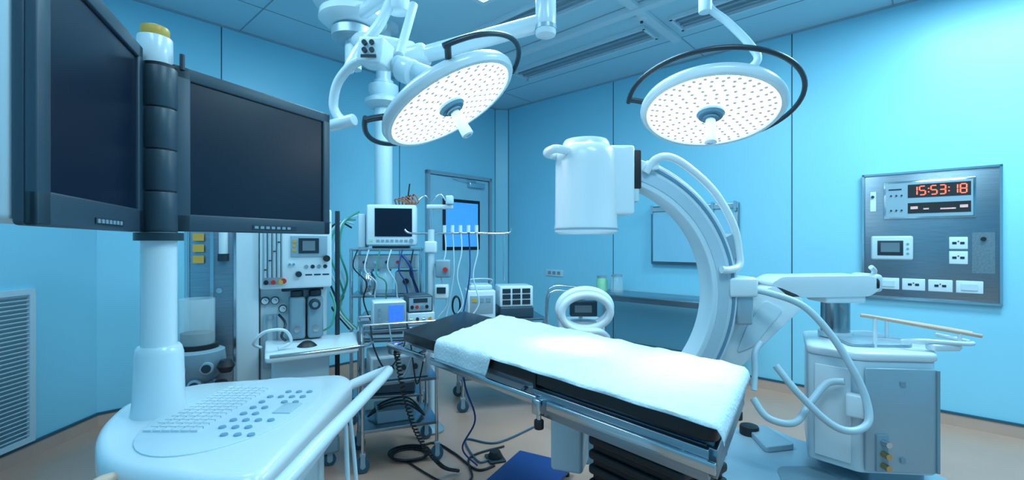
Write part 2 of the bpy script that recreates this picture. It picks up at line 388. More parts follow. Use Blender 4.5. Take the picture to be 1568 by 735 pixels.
# ceiling boom hub with lateral arm
g=G('ceiling_boom',anchor=(-1.0,2.9,2.5))
lathe(g,'ceiling_canopy',[(0,0),(.33,0),(.33,-.04),(.24,-.10),(.20,-.12),(.20,-.18),(0,-.18)],WH,frame((-1.0,2.9,CZ)),56)
lathe(g,'bearing_stack',[(0,0),(.16,0),(.16,-.05),(.235,-.07),(.25,-.10),(.235,-.14),(.15,-.16),(.15,-.19),(.20,-.20),(.205,-.24),(.15,-.28),(0,-.28)],WH2,frame((-1.0,2.9,2.84)),56)
lathe(g,'lower_bearing',[(0,0),(.11,0),(.13,-.02),(.13,-.07),(.10,-.09),(0,-.09)],LG,frame((-1.0,2.9,2.56)),48)
cyl(g,'drop_tube',(-1.0,2.9,2.47),(-1.0,2.9,2.3),.05,WH)
cyl(g,'long_arm',(-.47,2.45,2.21),(.16,2.33,2.325),.044,WH2,bev=.006)
box(g,'long_arm_root',(-.52,2.46,2.20),(.16,.11,.11),WH2,rot=(0,-10,-11),bev=.03)
cyl(g,'long_arm_link',(-.55,2.47,2.24),(-1.0,2.9,2.50),.05,WH2)
cyl(g,'end_knuckle',(.17,2.32,2.25),(.17,2.32,2.56),.052,WH2,bev=.012)
cyl(g,'knuckle_ring',(.17,2.32,2.28),(.17,2.32,2.30),.055,LG)
cyl(g,'end_spindle',(.17,2.32,2.56),(.17,2.32,2.95),.035,WH2)
lathe(g,'end_rose',[(0,0),(.10,0),(.10,-.03),(.05,-.06),(0,-.06)],WH2,frame((.17,2.32,CZ)))
# pendant column feeding monitor tower
g=G('supply_pendant_column',anchor=(-1.02,3.78,2.2))
CX,CY=-1.06,3.80
lathe(g,'column',[(0,1.40),(.072,1.40),(.072,2.35),(0,2.35)],WH,frame((CX,CY,0)),32)
lathe(g,'flange',[(0,2.32),(.11,2.32),(.15,2.35),(.15,2.38),(.10,2.41),(.12,2.45),(.12,2.50),(.08,2.52),(.08,2.54),(0,2.54)],WH,frame((CX,CY,0)),40)
lathe(g,'riser',[(0,2.5),(.06,2.5),(.06,2.96),(.12,2.97),(.12,CZ),(0,CZ)],WH,frame((CX,CY,0)),32)

# ---------------------------------------------------------------- workstation cart with twin monitors
g=G('imaging_workstation_cart',anchor=(-.75,1.2,FZ))
deck=[(-.455,.84),(-.50,1.46),(-.56,1.52),(-.98,1.42),(-1.06,1.26),(-.965,1.06),(-.805,.895),(-.56,.835)]
prism(g,'console_deck',rounded(deck,.10,6),.70,.78,WH2,bev=.022)
prism(g,'console_underside',rounded([(x*.96-.03,y*.96+.045) for x,y in deck],.10,6),.655,.70,WH,bev=.008)
body=[(-.56,.92),(-.57,1.42),(-.93,1.38),(-.96,1.2),(-.83,.95)]
prism(g,'cabinet_body',rounded(body,.03,3),.03,.66,WH,bev=.006)
for z in (.2,.42): box(g,'drawer_gap',(-.557,1.17,z),(.006,.42,.006),GR,rot=(0,0,1.2))
for z in (.52,.31,.12): box(g,'drawer_pull',(-.553,1.17,z+.08),(.012,.16,.014),LG,rot=(0,0,1.2),bev=.003)
for x,y in ((-.62,.98),(-.62,1.36),(-.88,1.32),(-.84,1.02)): caster(g,x,y)
el=[(-.70+.17*math.cos(a),1.19+.27*math.sin(a)) for a in [i*math.pi/20 for i in range(40)]]
prism(g,'control_panel_inlay',el,.779,.783,mat('inlay',(.60,.74,.82),.35),bev=.001)
bm=bmesh.new()
for i in range(6):
    for j in range(15):
        x=-.822+i*.021; y=1.045+j*.0215
        bmesh.ops.create_cube(bm,size=1,matrix=frame((x,y,.7855))@Matrix.Diagonal((.017,.0175,.005,1)))
fin(g,'keyboard_keys',bm,mat('key_white',(.62,.74,.81),.4))
bm=bmesh.new()
for i,x in enumerate((-.668,-.638,-.608,-.578)):
    for j in range(8):
        if (i*3+j*5)%7 in (0,): continue
        if i>1 and j in (3,4): continue
        bmesh.ops.create_cone(bm,cap_ends=True,segments=16,radius1=.0085,radius2=.0075,depth=.004,matrix=Matrix.Translation((x,1.02+j*.042,.7848)))
fin(g,'function_buttons',bm,DBLUE)
bx(g,'mini_display',-.60,-.555,1.15,1.22,.783,.786,HOSE,bev=.001)
lathe(g,'mast_foot',[(0,0),(.060,0),(.058,.01),(.055,.03),(.052,.15),(.048,.165),(.044,.17),(0,.17)],WH2,frame((-.897,1.17,.78)))
cyl(g,'mast',(-.897,1.17,.94),(-.897,1.17,1.25),.038,WH2)
cyl(g,'mast_dark_base',(-.897,1.17,1.215),(-.897,1.17,1.235),.052,DK)
for i in range(4):
    z=1.235+i*.105; cyl(g,'hub_segment',(-.897,1.17,z),(-.897,1.17,z+.102),.039,DK2,bev=.003)
cyl(g,'hub_core',(-.897,1.17,1.24),(-.897,1.17,1.66),.036,BLK)
cyl(g,'beacon_base',(-.915,1.18,1.655),(-.915,1.18,1.735),.038,WH2,bev=.004)
cyl(g,'beacon_light',(-.915,1.18,1.735),(-.915,1.18,1.762),.031,YEL,bev=.006)
cyl(g,'indicator_post',(-.86,1.2,1.66),(-.86,1.2,1.70),.006,DK)
def monitor(p0,p1,z0,z1,th,tag,bb,full=False):
    p0=Vector(p0);p1=Vector(p1); d=p1-p0; w=d.length
    L=frame((p0.x,p0.y,0),math.degrees(math.atan2(d.y,d.x)))   # x along width, -y = viewing side
    bz=.042
    def b(n,x0,x1,y0,y1,a,c,m,bev=0): box(g,tag+n,((x0+x1)/2,(y0+y1)/2,(a+c)/2),(x1-x0,y1-y0,c-a),m,bev=bev,L=L)
    b('_shell',0,w,.006,th,z0,z1,DK2,.006)
    b('_bezel_bottom',0,w,-.008,.008,z0,z0+bb,DK2,.004); b('_bezel_top',0,w,-.008,.008,z1-bz*.8,z1,DK2,.004)
    b('_bezel_left',0,bz,-.008,.008,z0,z1,DK2,.004); b('_bezel_right',w-bz*.7,w,-.008,.008,z0,z1,DK2,.004)
    b('_screen',bz,w-bz*.7,-.001,.008,z0+bb,z1-bz*.8,SCR)
    if full: b('_back',0,w-.02,th,th+.06,z0+.005,z1-.005,WH,.012)
    else: b('_back',.06,w-.06,th,th+.05,z0+.05,z1-.05,WH,.012)
    b('_key_strip',w*.42,w*.72,-.010,-.007,z0+.010,z0+.022,DK)
    for i in range(7): b('_key',w*.43+i*.019,w*.43+i*.019+.012,-.0115,-.009,z0+.012,z0+.020,GR)
monitor((-.875,1.185),(-.66,1.655),1.240,1.670,.04,'right_monitor',.045)
monitor((-.722,.69),(-.915,1.13),1.236,1.690,.022,'left_monitor',.055,True)
tube(g,'side_handle',[(-.53,1.49,.745),(-.47,1.53,.765),(-.415,1.53,.785),(-.398,1.44,.795),(-.398,1.2,.795),(-.398,.95,.795),(-.42,.80,.77),(-.47,.73,.74)],.016,WH2)
tube(g,'front_handle',[(-.765,.93,.735),(-.778,.875,.755),(-.785,.82,.735),(-.75,.76,.70),(-.65,.73,.69),(-.57,.76,.70),(-.545,.81,.735),(-.535,.86,.757),(-.53,.91,.735)],.013,BEI)
tube(g,'side_cable',[(-.50,1.38,.68),(-.485,1.36,.5),(-.47,1.35,.2),(-.46,1.34,FZ+.02)],.007,WH)
tube(g,'side_cable',[(-.50,1.42,.68),(-.475,1.40,.5),(-.455,1.39,.2),(-.45,1.36,FZ+.02)],.006,WH)

# ---------------------------------------------------------------- anaesthesia machine
g=G('anaesthesia_machine',frame((-1.395,2.6,0),28))
bx(g,'base',-.38,.38,-.15,.40,.0,.10,GR,bev=.02)
for x,y in ((-.33,-.1),(.33,-.1),(-.33,.35),(.33,.35)): caster(g,x,y,r=.035)
bx(g,'steel_column',-.36,-.14,.04,.36,.10,1.40,STEEL,bev=.006)
for x in (-.37,-.255,-.145): bx(g,'column_rib',x-.008,x+.008,.02,.045,.10,1.40,CHR)
bx(g,'main_body',-.14,.33,.06,.36,.10,1.42,WH,bev=.01)
bx(g,'side_pillar',-.14,-.03,-.02,.06,.30,1.40,WH2,bev=.01)
bx(g,'upper_console',-.025,.34,-.12,.06,.955,1.40,WH2,bev=.012)
bx(g,'flowmeter_panel',-.012,.085,-.126,-.12,.98,1.30,LG,bev=.002)
for i in range(4):
    x=.002+i*.022
    cyl(g,'flow_tube',(x,-.134,1.02),(x,-.134,1.28),.006,GLS,seg=10); cyl(g,'flow_scale',(x+.009,-.127,1.02),(x+.009,-.127,1.28),.0015,BLK,seg=6)
    cyl(g,'flow_float',(x,-.134,1.06+.05*i),(x,-.134,1.066+.05*i),.0065,BLK,seg=8)
for i,x in enumerate((.005,.04,.075)): cyl(g,'flow_knob',(x,-.155,.995),(x,-.126,.995),.012,(BLK,RED,YEL)[i],seg=16)
bx(g,'display_bezel',.125,.315,-.128,-.12,1.13,1.25,LG,bev=.003)
bx(g,'display',.165,.27,-.132,-.127,1.15,1.235,DK); bx(g,'display_lit',.185,.25,-.134,-.131,1.165,1.22,SCG)
cyl(g,'console_knob',(.31,-.15,1.12),(.31,-.12,1.12),.018,BLK); cyl(g,'console_knob',(.165,-.15,1.035),(.165,-.12,1.035),.016,DK)
for i in range(3): bx(g,'display_key',.135,.152,-.131,-.127,1.16+i*.025,1.175+i*.025,YEL)
for x in (.12,.14): cyl(g,'toggle',(x,-.14,1.09),(x,-.12,1.09),.007,CHR,seg=10)
for i in range(4): cyl(g,'panel_gauge',(.205+.033*i,-.125,1.075),(.205+.033*i,-.119,1.075),.011,DK if i%2 else GR,seg=16)
for i in range(3): bx(g,'panel_label',.20+.045*i,.235+.045*i,-.1215,-.119,1.025,1.033,DK)
cyl(g,'red_valve',(.09,-.15,1.0),(.09,-.12,1.0),.014,RED)
bx(g,'console_seam',-.02,.335,-.123,-.118,1.325,1.33,GR)
bx(g,'lower_face',-.025,.33,.03,.06,.30,.95,WH2,bev=.008)
bx(g,'pipe_board',-.01,.06,.0,.035,.50,.80,LG,bev=.003)
cyl(g,'sight_tube',(.025,-.015,.53),(.025,-.015,.78),.014,GLS); cyl(g,'sight_cap',(.025,-.015,.78),(.025,-.015,.80),.018,LG)
for x,z in ((.0,.88),(.05,.88),(.09,.83)):
    cyl(g,'gauge_body',(x,-.0,z),(x,.035,z),.022,DK); cyl(g,'gauge_face',(x,-.004,z),(x,.0,z),.018,LABEL)
    box(g,'gauge_needle',(x+.004,-.006,z+.004),(.014,.002,.002),BLK,rot=(0,40,0))
for x0 in (.12,.215):
    bx(g,'vaporiser_body',x0,x0+.085,-.08,.05,.66,.90,GR,bev=.018)
    cyl(g,'vaporiser_dial',(x0+.042,-.035,.90),(x0+.042,-.035,.935),.034,DK,bev=.005)
    cyl(g,'vaporiser_window',(x0+.042,-.10,.72),(x0+.042,-.08,.72),.018,CHR)
cyl(g,'big_dial',(.25,-.13,.86),(.25,-.08,.86),.030,DK,bev=.004)
cyl(g,'big_dial_cap',(.25,-.135,.86),(.25,-.13,.86),.016,CHR)
tube(g,'manifold_pipe',[(.09,-.02,.94),(.12,-.06,.945),(.18,-.06,.95),(.30,-.04,.945)],.010,DK)
tube(g,'fresh_gas_hose',[(.07,-.02,.80),(.10,-.10,.76),(.08,-.14,.70),(.10,-.12,.67)],.007,DK)
tube(g,'fresh_gas_hose',[(.30,-.08,.70),(.34,-.12,.74),(.36,-.10,.84),(.34,-.05,.92)],.006,GREENH)
cyl(g,'dark_pole',(.385,0,.1),(.385,0,1.40),.014,DK); bx(g,'dark_pole_foot',.33,.40,-.02,.1,.08,.12,DK)
# work surface
prism(g,'work_surface',rounded([(.0,-.46),(.44,-.42),(.50,.05),(.0,.02)],.04,4),.63,.655,WH2,bev=.006)
bx(g,'drawer_block',.03,.30,-.36,.06,.36,.63,WH,bev=.008)
tube(g,'work_surface_rail',[(.02,-.50,.67),(.25,-.49,.67),(.47,-.45,.67),(.53,-.3,.67),(.53,-.1,.67)],.009,CHR)
tube(g,'white_loop_hose',[(-.02,-.2,.66),(-.05,-.28,.70),(.0,-.32,.76),(.09,-.32,.76),(.12,-.28,.69),(.06,-.3,.665)],.008,WH2)
lathe(g,'black_mask',[(0,.025),(.02,.025),(.035,.015),(.05,0),(0,0)],BLK,frame((.2,-.25,.656)))
# absorber
L=frame((-.30,-.17,0))
lathe(g,'absorber_canister',[(.078,.70),(.078,.93),(.074,.93),(.074,.70)],GLS,L); lathe(g,'absorber_filler',[(0,.70),(.07,.70),(.07,.76),(0,.76)],DK,L)
lathe(g,'absorber_ring',[(.0,.68),(.095,.68),(.095,.705),(0,.705)],BLK,L); lathe(g,'absorber_head',[(0,.52),(.07,.52),(.11,.56),(.125,.62),(.12,.67),(.09,.685),(0,.685)],GR,L)
lathe(g,'absorber_lower',[(0,.30),(.09,.30),(.10,.33),(.10,.48),(.075,.52),(0,.52)],STEEL,L)
for x,y,z in ((-.36,-.29,.60),(-.25,-.29,.60),(-.30,-.29,.52)):
    cyl(g,'absorber_valve',(x,y,z),(x,y+.08,z),.030,LG,bev=.004); cyl(g,'absorber_valve_cap',(x,y-.01,z),(x,y,z),.02,DK)
for x,z in ((-.17,.60),(-.19,.50)): lathe(g,'black_knob',[(0,-.035),(.025,-.03),(.04,0),(.025,.03),(0,.035)],BLK,frame((x,-.27,z)))
tube(g,'absorber_bracket',[(-.30,-.1,.6),(-.28,0,.62),(-.25,.06,.62)],.02,LG)
tube(g,'breathing_hose',[(-.40,-.25,.6),(-.46,-.28,.5),(-.42,-.3,.38),(-.3,-.3,.33)],.012,GR)
for i in range(3): box(g,'warning_label',(-.315,.015,1.24-.06*i),(.05,.004,.04),YEL)
cyl(g,'cylinder_regulator',(-.2,-.0,1.12),(-.2,-.0,1.27),.022,LABEL); cyl(g,'cylinder_cap',(-.2,-.0,1.11),(-.2,-.0,1.15),.027,DK)
cyl(g,'column_valve',(-.22,.0,.95),(-.22,.04,.95),.014,CHR)

# ---------------------------------------------------------------- patient monitor tower
g=G('patient_monitor_trolley',frame((-.93,3.48,0),10)@Matrix.Diagonal((1.1,1.0,1,1)))
for z in (.10,.50,.82,1.150): bx(g,'shelf',-.23,.23,-.20,.20,z,z+.018,STEEL,bev=.002)
for x in(-.22,.22):
    for y in(-.19,.19): cyl(g,'post',(x,y,.03),(x,y,1.17),.011,CHR,seg=12); caster(g,x,y,r=.04)
bx(g,'monitor_case',-.14,.19,-.12,.13,1.185,1.49,WH,bev=.02)
bx(g,'monitor_bezel',-.13,.18,-.135,-.12,1.195,1.48,WH2,bev=.006); bx(g,'monitor_screen',-.08,.16,-.139,-.134,1.255,1.46,SCR)
bx(g,'monitor_green_key',-.11,-.095,-.14,-.134,1.22,1.235,GRN)
for i in range(7): bx(g,'monitor_key',-.07+i*.03,-.05+i*.03,-.139,-.134,1.215,1.232,GR)
cyl(g,'monitor_dial',(.155,-.15,1.225),(.155,-.13,1.225),.014,GR)
bx(g,'monitor_foot',-.10,.14,-.1,.1,1.167,1.186,DK)
bx(g,'module_left',-.19,-.145,-.10,.10,1.175,1.42,WH,bev=.006)
for k in range(6): tube(g,'cable_bundle',[(.05+.02*k,.05,1.49),(.04+.025*k,.02,1.54+.008*k),(.10+.02*k,-.02,1.52),(.14,.0,1.49)],.0055,BRN)
cyl(g,'antenna',(.12,.02,1.5),(.14,.02,1.66),.005,BLK,seg=8)
for x,m in ((-.13,CHR),(-.02,GLS)):
    lathe(g,'suction_bottle',[(0,0),(.045,0),(.055,.02),(.055,.12),(.035,.15),(.035,.165),(0,.165)],m,frame((x,-.12,.838)))
    lathe(g,'suction_lid',[(0,.165),(.045,.165),(.045,.185),(.01,.19),(.01,.22),(0,.22)],LG,frame((x,-.12,.838)))
bx(g,'suction_pump',.05,.2,-.15,.1,.838,1.0,GR,bev=.01); cyl(g,'pump_knob',(.12,-.17,.93),(.12,-.15,.93),.02,BLK)
bx(g,'drawer_unit',-.20,.20,-.16,.14,1.02,1.12,WH,bev=.006); bx(g,'drawer_front',-.18,.18,-.166,-.16,1.03,1.11,LG,bev=.002)
for i in range(5): cyl(g,'drawer_unit_jack',(-.14+.07*i,-.18,1.07),(-.14+.07*i,-.166,1.07),.012,(DK,CHR,DK,RED,DK)[i],seg=12)
bx(g,'shelf_device',-.18,.16,-.16,.14,.52,.68,WH,bev=.01); bx(g,'shelf_device_panel',-.16,.10,-.165,-.16,.55,.65,DK2)
for i in range(4): cyl(g,'device_jack',(-.13+.06*i,-.18,.60),(-.13+.06*i,-.165,.60),.014,CHR,seg=12)
bx(g,'storage_box',-.18,.18,-.15,.15,.12,.30,mat('dark_case',(.05,.08,.10),.5),bev=.01)
for k,m in enumerate((GREENH,WH,GREENH,HOSE,BLK)):
    x=-.25-.012*k
    tube(g,'supply_hose',[(x+.06,-.05,1.44-.03*k),(x-.03,-.10,1.35),(x-.05-.02*k,-.13,1.15),(x+.0,-.15,.95-.05*k),(x-.04,-.18,.75),(x+.07,-.20,.60)],.0065,m)
tube(g,'blue_lead',[(.10,-.2,1.12),(.15,-.24,1.05),(.17,-.22,.95),(.20,-.22,.84)],.009,BLUE)
for k in range(6): tube(g,'hanging_lead',[(-.18+.07*k,-.2,1.16),(-.20+.07*k,-.24,1.04-.02*(k%3)),(-.12+.06*k,-.24,.93),(-.14+.07*k,-.22,.80+.02*(k%2)),(-.08+.06*k,-.23,.62)],.0045,(BLK,WH,GREENH,WH,BLUE,BLK)[k])

# IV pole
g=G('iv_pole',anchor=(-.55,3.15,FZ))
PX,PY=-.555,3.16
cyl(g,'pole',(PX,PY,FZ+.05),(PX,PY,1.30),.022,WH); cyl(g,'inner_pole',(PX,PY,1.30),(PX,PY,1.50),.013,CHR)
lathe(g,'weighted_base',[(0,0),(.085,0),(.09,.015),(.07,.035),(.03,.06),(0,.06)],GR,frame((PX,PY,FZ)))
tube(g,'crossbar',[(PX-.18,3.15,1.30),(PX-.14,3.15,1.275),(PX,3.16,1.275),(PX+.30,3.18,1.275),(PX+.52,3.2,1.275),(PX+.55,3.2,1.31)],.007,CHR)
tube(g,'hook',[(PX+.50,3.2,1.275),(PX+.50,3.19,1.1),(PX+.50,3.19,.95)],.007,CHR)
tube(g,'hook',[(PX,3.16,1.49),(PX-.04,3.15,1.53),(PX-.08,3.14,1.50)],.006,CHR); tube(g,'hook',[(PX,3.16,1.49),(PX+.06,3.16,1.54),(PX+.10,3.16,1.50)],.006,CHR)
box(g,'clamp',(PX,PY,1.18),(.08,.07,.08),WH2,bev=.01)
box(g,'top_bracket',(PX+.06,PY,1.455),(.18,.05,.03),WH2,bev=.008); box(g,'top_sensor',(PX+.13,PY-.02,1.50),(.05,.06,.06),WH,bev=.008)
for k in range(5):
    x=PX+.09+.055*k
    cyl(g,'hanging_probe',(x,3.17,1.28),(x,3.17,1.33),.013,WH2); tube(g,'hanging_lead',[(x,3.17,1.31),(x+.01,3.16,1.15),(x+.03*(k%2)-.02,3.15,.98),(x+.02-.04*(k%2),3.15,.80),(x-.04,3.14,.70)],.0045,(WH,HOSE,WH,BLUE,WH)[k])
box(g,'infusion_pump',(PX+.09,PY-.04,1.035),(.10,.08,.12),GR,bev=.012); cyl(g,'pump_knob',(PX+.11,PY-.10,1.03),(PX+.11,PY-.08,1.03),.016,RED)
box(g,'second_pump',(PX+.08,PY-.03,.88),(.09,.08,.10),WH2,bev=.012); box(g,'second_pump_screen',(PX+.08,PY-.073,.89),(.06,.006,.04),DK)

# instrument trolley with blue-screen device
g=G('instrument_trolley',frame((-.70,2.80,0),22)@Matrix.Diagonal((.84,.84,1,1)))
for z in (.14,.40,.70): bx(g,'shelf',-.26,.26,-.2,.2,z,z+.018,STEEL,bev=.002)
for x in(-.25,.25):
    for y in(-.19,.19): cyl(g,'post',(x,y,.03),(x,y,.74),.012,CHR,seg=12); caster(g,x,y,r=.045)
for y in(-.19,.19): cyl(g,'rail',(-.25,y,.745),(.25,y,.745),.008,CHR,seg=10)
bx(g,'defibrillator_case',-.18,.04,-.17,.02,.718,.87,WH2,bev=.01); bx(g,'defibrillator_face',-.175,.035,-.176,-.17,.725,.865,LG,bev=.002)
bx(g,'defibrillator_screen',-.08,.02,-.18,-.176,.755,.85,SCB)
for i in range(4): cyl(g,'defibrillator_key',(-.14,-.19,.74+.03*i),(-.14,-.176,.74+.03*i),.009,GR,seg=10)
bx(g,'stack_device',.06,.25,-.12,.12,.718,.79,WH,bev=.006); bx(g,'stack_device_upper',.065,.24,-.10,.12,.79,.89,DK2,bev=.006)
bx(g,'stack_face',.07,.23,-.106,-.10,.80,.88,LG)
for i in range(4): cyl(g,'stack_jack',(.09+.035*i,-.12,.825),(.09+.035*i,-.106,.825),.011,(BLK,RED,CHR,BLK)[i],seg=12)
bx(g,'stack_window',.10,.20,-.109,-.106,.85,.875,DK)
for i in range(4): cyl(g,'low_jack',(.08+.045*i,-.135,.755),(.08+.045*i,-.12,.755),.011,(CHR,DK,CHR,YEL)[i],seg=12)
bx(g,'lower_case',-.2,.2,-.17,.15,.42,.56,WH,bev=.01); bx(g,'lower_case_face',-.18,.18,-.176,-.17,.435,.545,LG)
for i in range(4): cyl(g,'face_knob',(-.14+.08*i,-.195,.49),(-.14+.08*i,-.176,.49),.016,DK,seg=14)
bx(g,'small_case',-.15,.1,-.12,.12,.158,.23,GR,bev=.01)
for k in range(3): tube(g,'cable_on_shelf',[(.18,-.1+.04*k,.17),(.05,-.14,.26+.02*k),(-.1,-.1+.05*k,.25),(-.2,.02,.17)],.006,BLK)
for k in range(3): tube(g,'draped_cable',[(-.2+.12*k,-.2,.74),(-.18+.12*k,-.24,.62),(-.10+.1*k,-.25,.50-.05*k),(.0+.08*k,-.24,.60),(.05+.07*k,-.21,.72)],.005,(BLK,GR,BLK)[k])

# electrosurgical cart behind
g=G('electrosurgical_trolley',frame((-.10,3.75,0),12))
for z in (.16,.60): bx(g,'shelf',-.34,.34,-.2,.2,z,z+.018,STEEL,bev=.002)
for x in(-.32,.32):
    for y in(-.19,.19): cyl(g,'post',(x,y,.03),(x,y,.62),.012,CHR,seg=12); caster(g,x,y,r=.045)
bx(g,'generator_case',-.28,-.06,-.15,.1,.618,.84,WH2,bev=.012); bx(g,'generator_lid',-.26,-.08,-.12,.08,.84,.88,WH,bev=.015)
bx(g,'generator_panel',-.26,-.08,-.155,-.15,.66,.80,LG,bev=.002)
for i in range(3): bx(g,'generator_key',-.245+.055*i,-.21+.055*i,-.159,-.155,.75,.78,YEL if i==0 else GR)
tube(g,'generator_handle',[(-.25,-.1,.88),(-.25,-.1,.92),(-.09,-.1,.92),(-.09,-.1,.88)],.008,LG)
bx(g,'analyser_case',-.02,.25,-.12,.12,.70,.865,WH2,bev=.01); bx(g,'analyser_base',-.02,.25,-.14,.12,.618,.70,DK2,bev=.01)
for i in range(3):
    for j in range(3): bx(g,'analyser_readout',.0+.08*i,.065+.08*i,-.125,-.12,.72+.045*j,.755+.045*j,DK)
for k in range(3): tube(g,'lead_coil',[(-.36+.03*math.cos(a),-.1+.02*k,.72+.07*math.sin(a)) for a in [i*math.pi/6 for i in range(12)]],.006,BLK,closed=True,res=3)

# patient warmer with coiled hose
g=G('patient_warming_unit',frame((.50,3.35,0),0))
for a in range(5):
    t=math.radians(72*a+10); x,y=.24*math.cos(t),.24*math.sin(t)
    tube(g,'base_leg',[(0,0,.06),(x*.6,y*.6,.05),(x,y,.03)],.016,GR); caster(g,x,y,r=.03)
cyl(g,'pole',(0,0,.04),(0,0,.80),.018,CHR); bx(g,'blower_case',-.16,.16,-.10,.10,.40,.66,WH2,bev=.03); bx(g,'blower_face',-.09,.10,-.12,-.05,.69,.80,DK2,bev=.01)
bx(g,'blower_display',-.06,.06,-.124,-.12,.72,.77,SCG)
pts=[]
for i in range(0,36):
    a=math.radians(-60+i*20); rr=.155-.0006*i; pts.append((rr*1.2*math.cos(a),-.14-.0016*i*2,.765+rr*.85*math.sin(a)-.0012*i))
pts+=[(.10,-.22,.60),(.16,-.14,.55)]
tube(g,'corrugated_hose',pts,.027,WH2,res=3,seg=14)
tube(g,'frame_arch',[(-.24,-.02,.50),(-.24,-.02,.80),(-.19,-.02,.86),(-.10,-.02,.86)],.008,CHR)
tube(g,'frame_arch',[(-.24,.1,.50),(-.24,.1,.80),(-.19,.1,.88),(-.05,.1,.88),(.05,.1,.86)],.008,CHR)

# ---------------------------------------------------------------- operating table
FL=Vector((-.331,2.04));FR=Vector((.485,1.085));BL=Vector((-.063,2.71));BR=Vector((.80,1.585))
def T(a,b): return (FL*(1-a)+FR*a)*(1-b)+(BL*(1-a)+BR*a)*b
def TP(a0,a1,b0,b1): return [tuple(T(a0,b0)),tuple(T(a1,b0)),tuple(T(a1,b1)),tuple(T(a0,b1))]
g=G('operating_table',anchor=(.35,1.85,FZ))
prism(g,'main_mattress',rounded(TP(0,1.0,0,1),.05,4),.728,.778,VINYL,bev=.012)
prism(g,'head_mattress',rounded(TP(-.27,-.015,.0,.93),.04,4),.722,.77,VINYL,bev=.012)
prism(g,'tabletop_plate',TP(.005,.99,.03,.97),.705,.728,STEEL)
prism(g,'head_plate',TP(-.26,-.02,.03,.9),.705,.722,STEEL)
prism(g,'under_frame',TP(.02,.96,.10,.90),.655,.705,LG,bev=.004)
prism(g,'section_seam',TP(.495,.505,-.005,1.005),.70,.779,BLK)
for b0,b1 in((-.055,-.035),(1.035,1.055)):
    prism(g,'accessory_rail',TP(-.02,.52,b0,b1),.676,.704,CHR,bev=.002)
    prism(g,'accessory_rail',TP(.56,1.0,b0,b1),.672,.700,CHR,bev=.002)
    prism(g,'accessory_rail_head',TP(-.36,-.06,b0,b1),.676,.704,CHR,bev=.002)
prism(g,'side_skirt',TP(.50,.985,-.03,.02),.64,.72,STEEL,bev=.003)
prism(g,'end_plate',TP(.975,1.0,0,.98),.65,.72,STEEL,bev=.003)
for a in (.08,.45,.62,.93,-.12,-.3):
    for b in (-.045,1.045):
        p=T(a,b); q=T(a,.05 if b<0 else .95); cyl(g,'rail_spacer',(p.x,p.y,.689),(q.x,q.y,.692),.010,CHR,seg=10)
for a,b in ((.975,.35),(.985,.97),(.53,-.045)):
    p=T(a,b); cyl(g,'clamp_knob_stem',(p.x,p.y,.625),(p.x,p.y,.68),.008,CHR,seg=10); cyl(g,'clamp_knob',(p.x,p.y,.60),(p.x,p.y,.63),.016,BLK,bev=.004)
    box(g,'clamp_block',(p.x,p.y,.675),(.035,.035,.05),CHR,bev=.004,rot=(0,0,-50))
p=T(-.33,.0); box(g,'head_clamp',(p.x,p.y,.67),(.06,.05,.06),CHR,bev=.006,rot=(0,0,-50))
cc=Vector((.50,1.60)); Lc=frame((cc.x,cc.y,0),-50)
for i in range(11):
    zz=.09+i*.052
    box(g,'bellows_fold',(0,0,zz),(.37,.29,.034),BLK,bev=.012,L=Lc); box(g,'bellows_valley',(0,0,zz+.026),(.34,.26,.022),BLK,L=Lc)
box(g,'column_head',(0,0,.640),(.37,.28,.035),LG,bev=.008,L=Lc)
box(g,'column_core',(0,0,.33),(.28,.2,.60),BLK,L=Lc)
box(g,'base_cover',(0,0,-.01),(.70,.40,.12),STEEL,bev=.03,L=Lc)
box(g,'base_foot',(0,0,-.065),(.95,.46,.03),DK,bev=.01,L=Lc)
# grey actuator housing beside the column
p=T(.50,.55); box(g,'actuator_housing',(p.x,p.y,.48),(.13,.14,.36),WH,bev=.015,rot=(0,0,-20))
p=T(-.30,-.02); hx,hy=p.x,p.y
path=crom([(hx,hy,.66),(hx+.04,hy-.0,.45),(hx+.10,hy+.05,.22),(hx+.2,hy+.15,.02),(hx+.28,hy+.25,FZ+.02)],12)
pts=[]
for i in range(len(path)-1):
    for k in range(8):
        t=k/8; c=path[i]*(1-t)+path[i+1]*t; a=2*math.pi*k/8
        pts.append(c+Vector((.012*math.cos(a),.012*math.sin(a),0)))
tube(g,'coiled_handset_cable',pts,.004,BLK,res=1,smooth=False,seg=6)
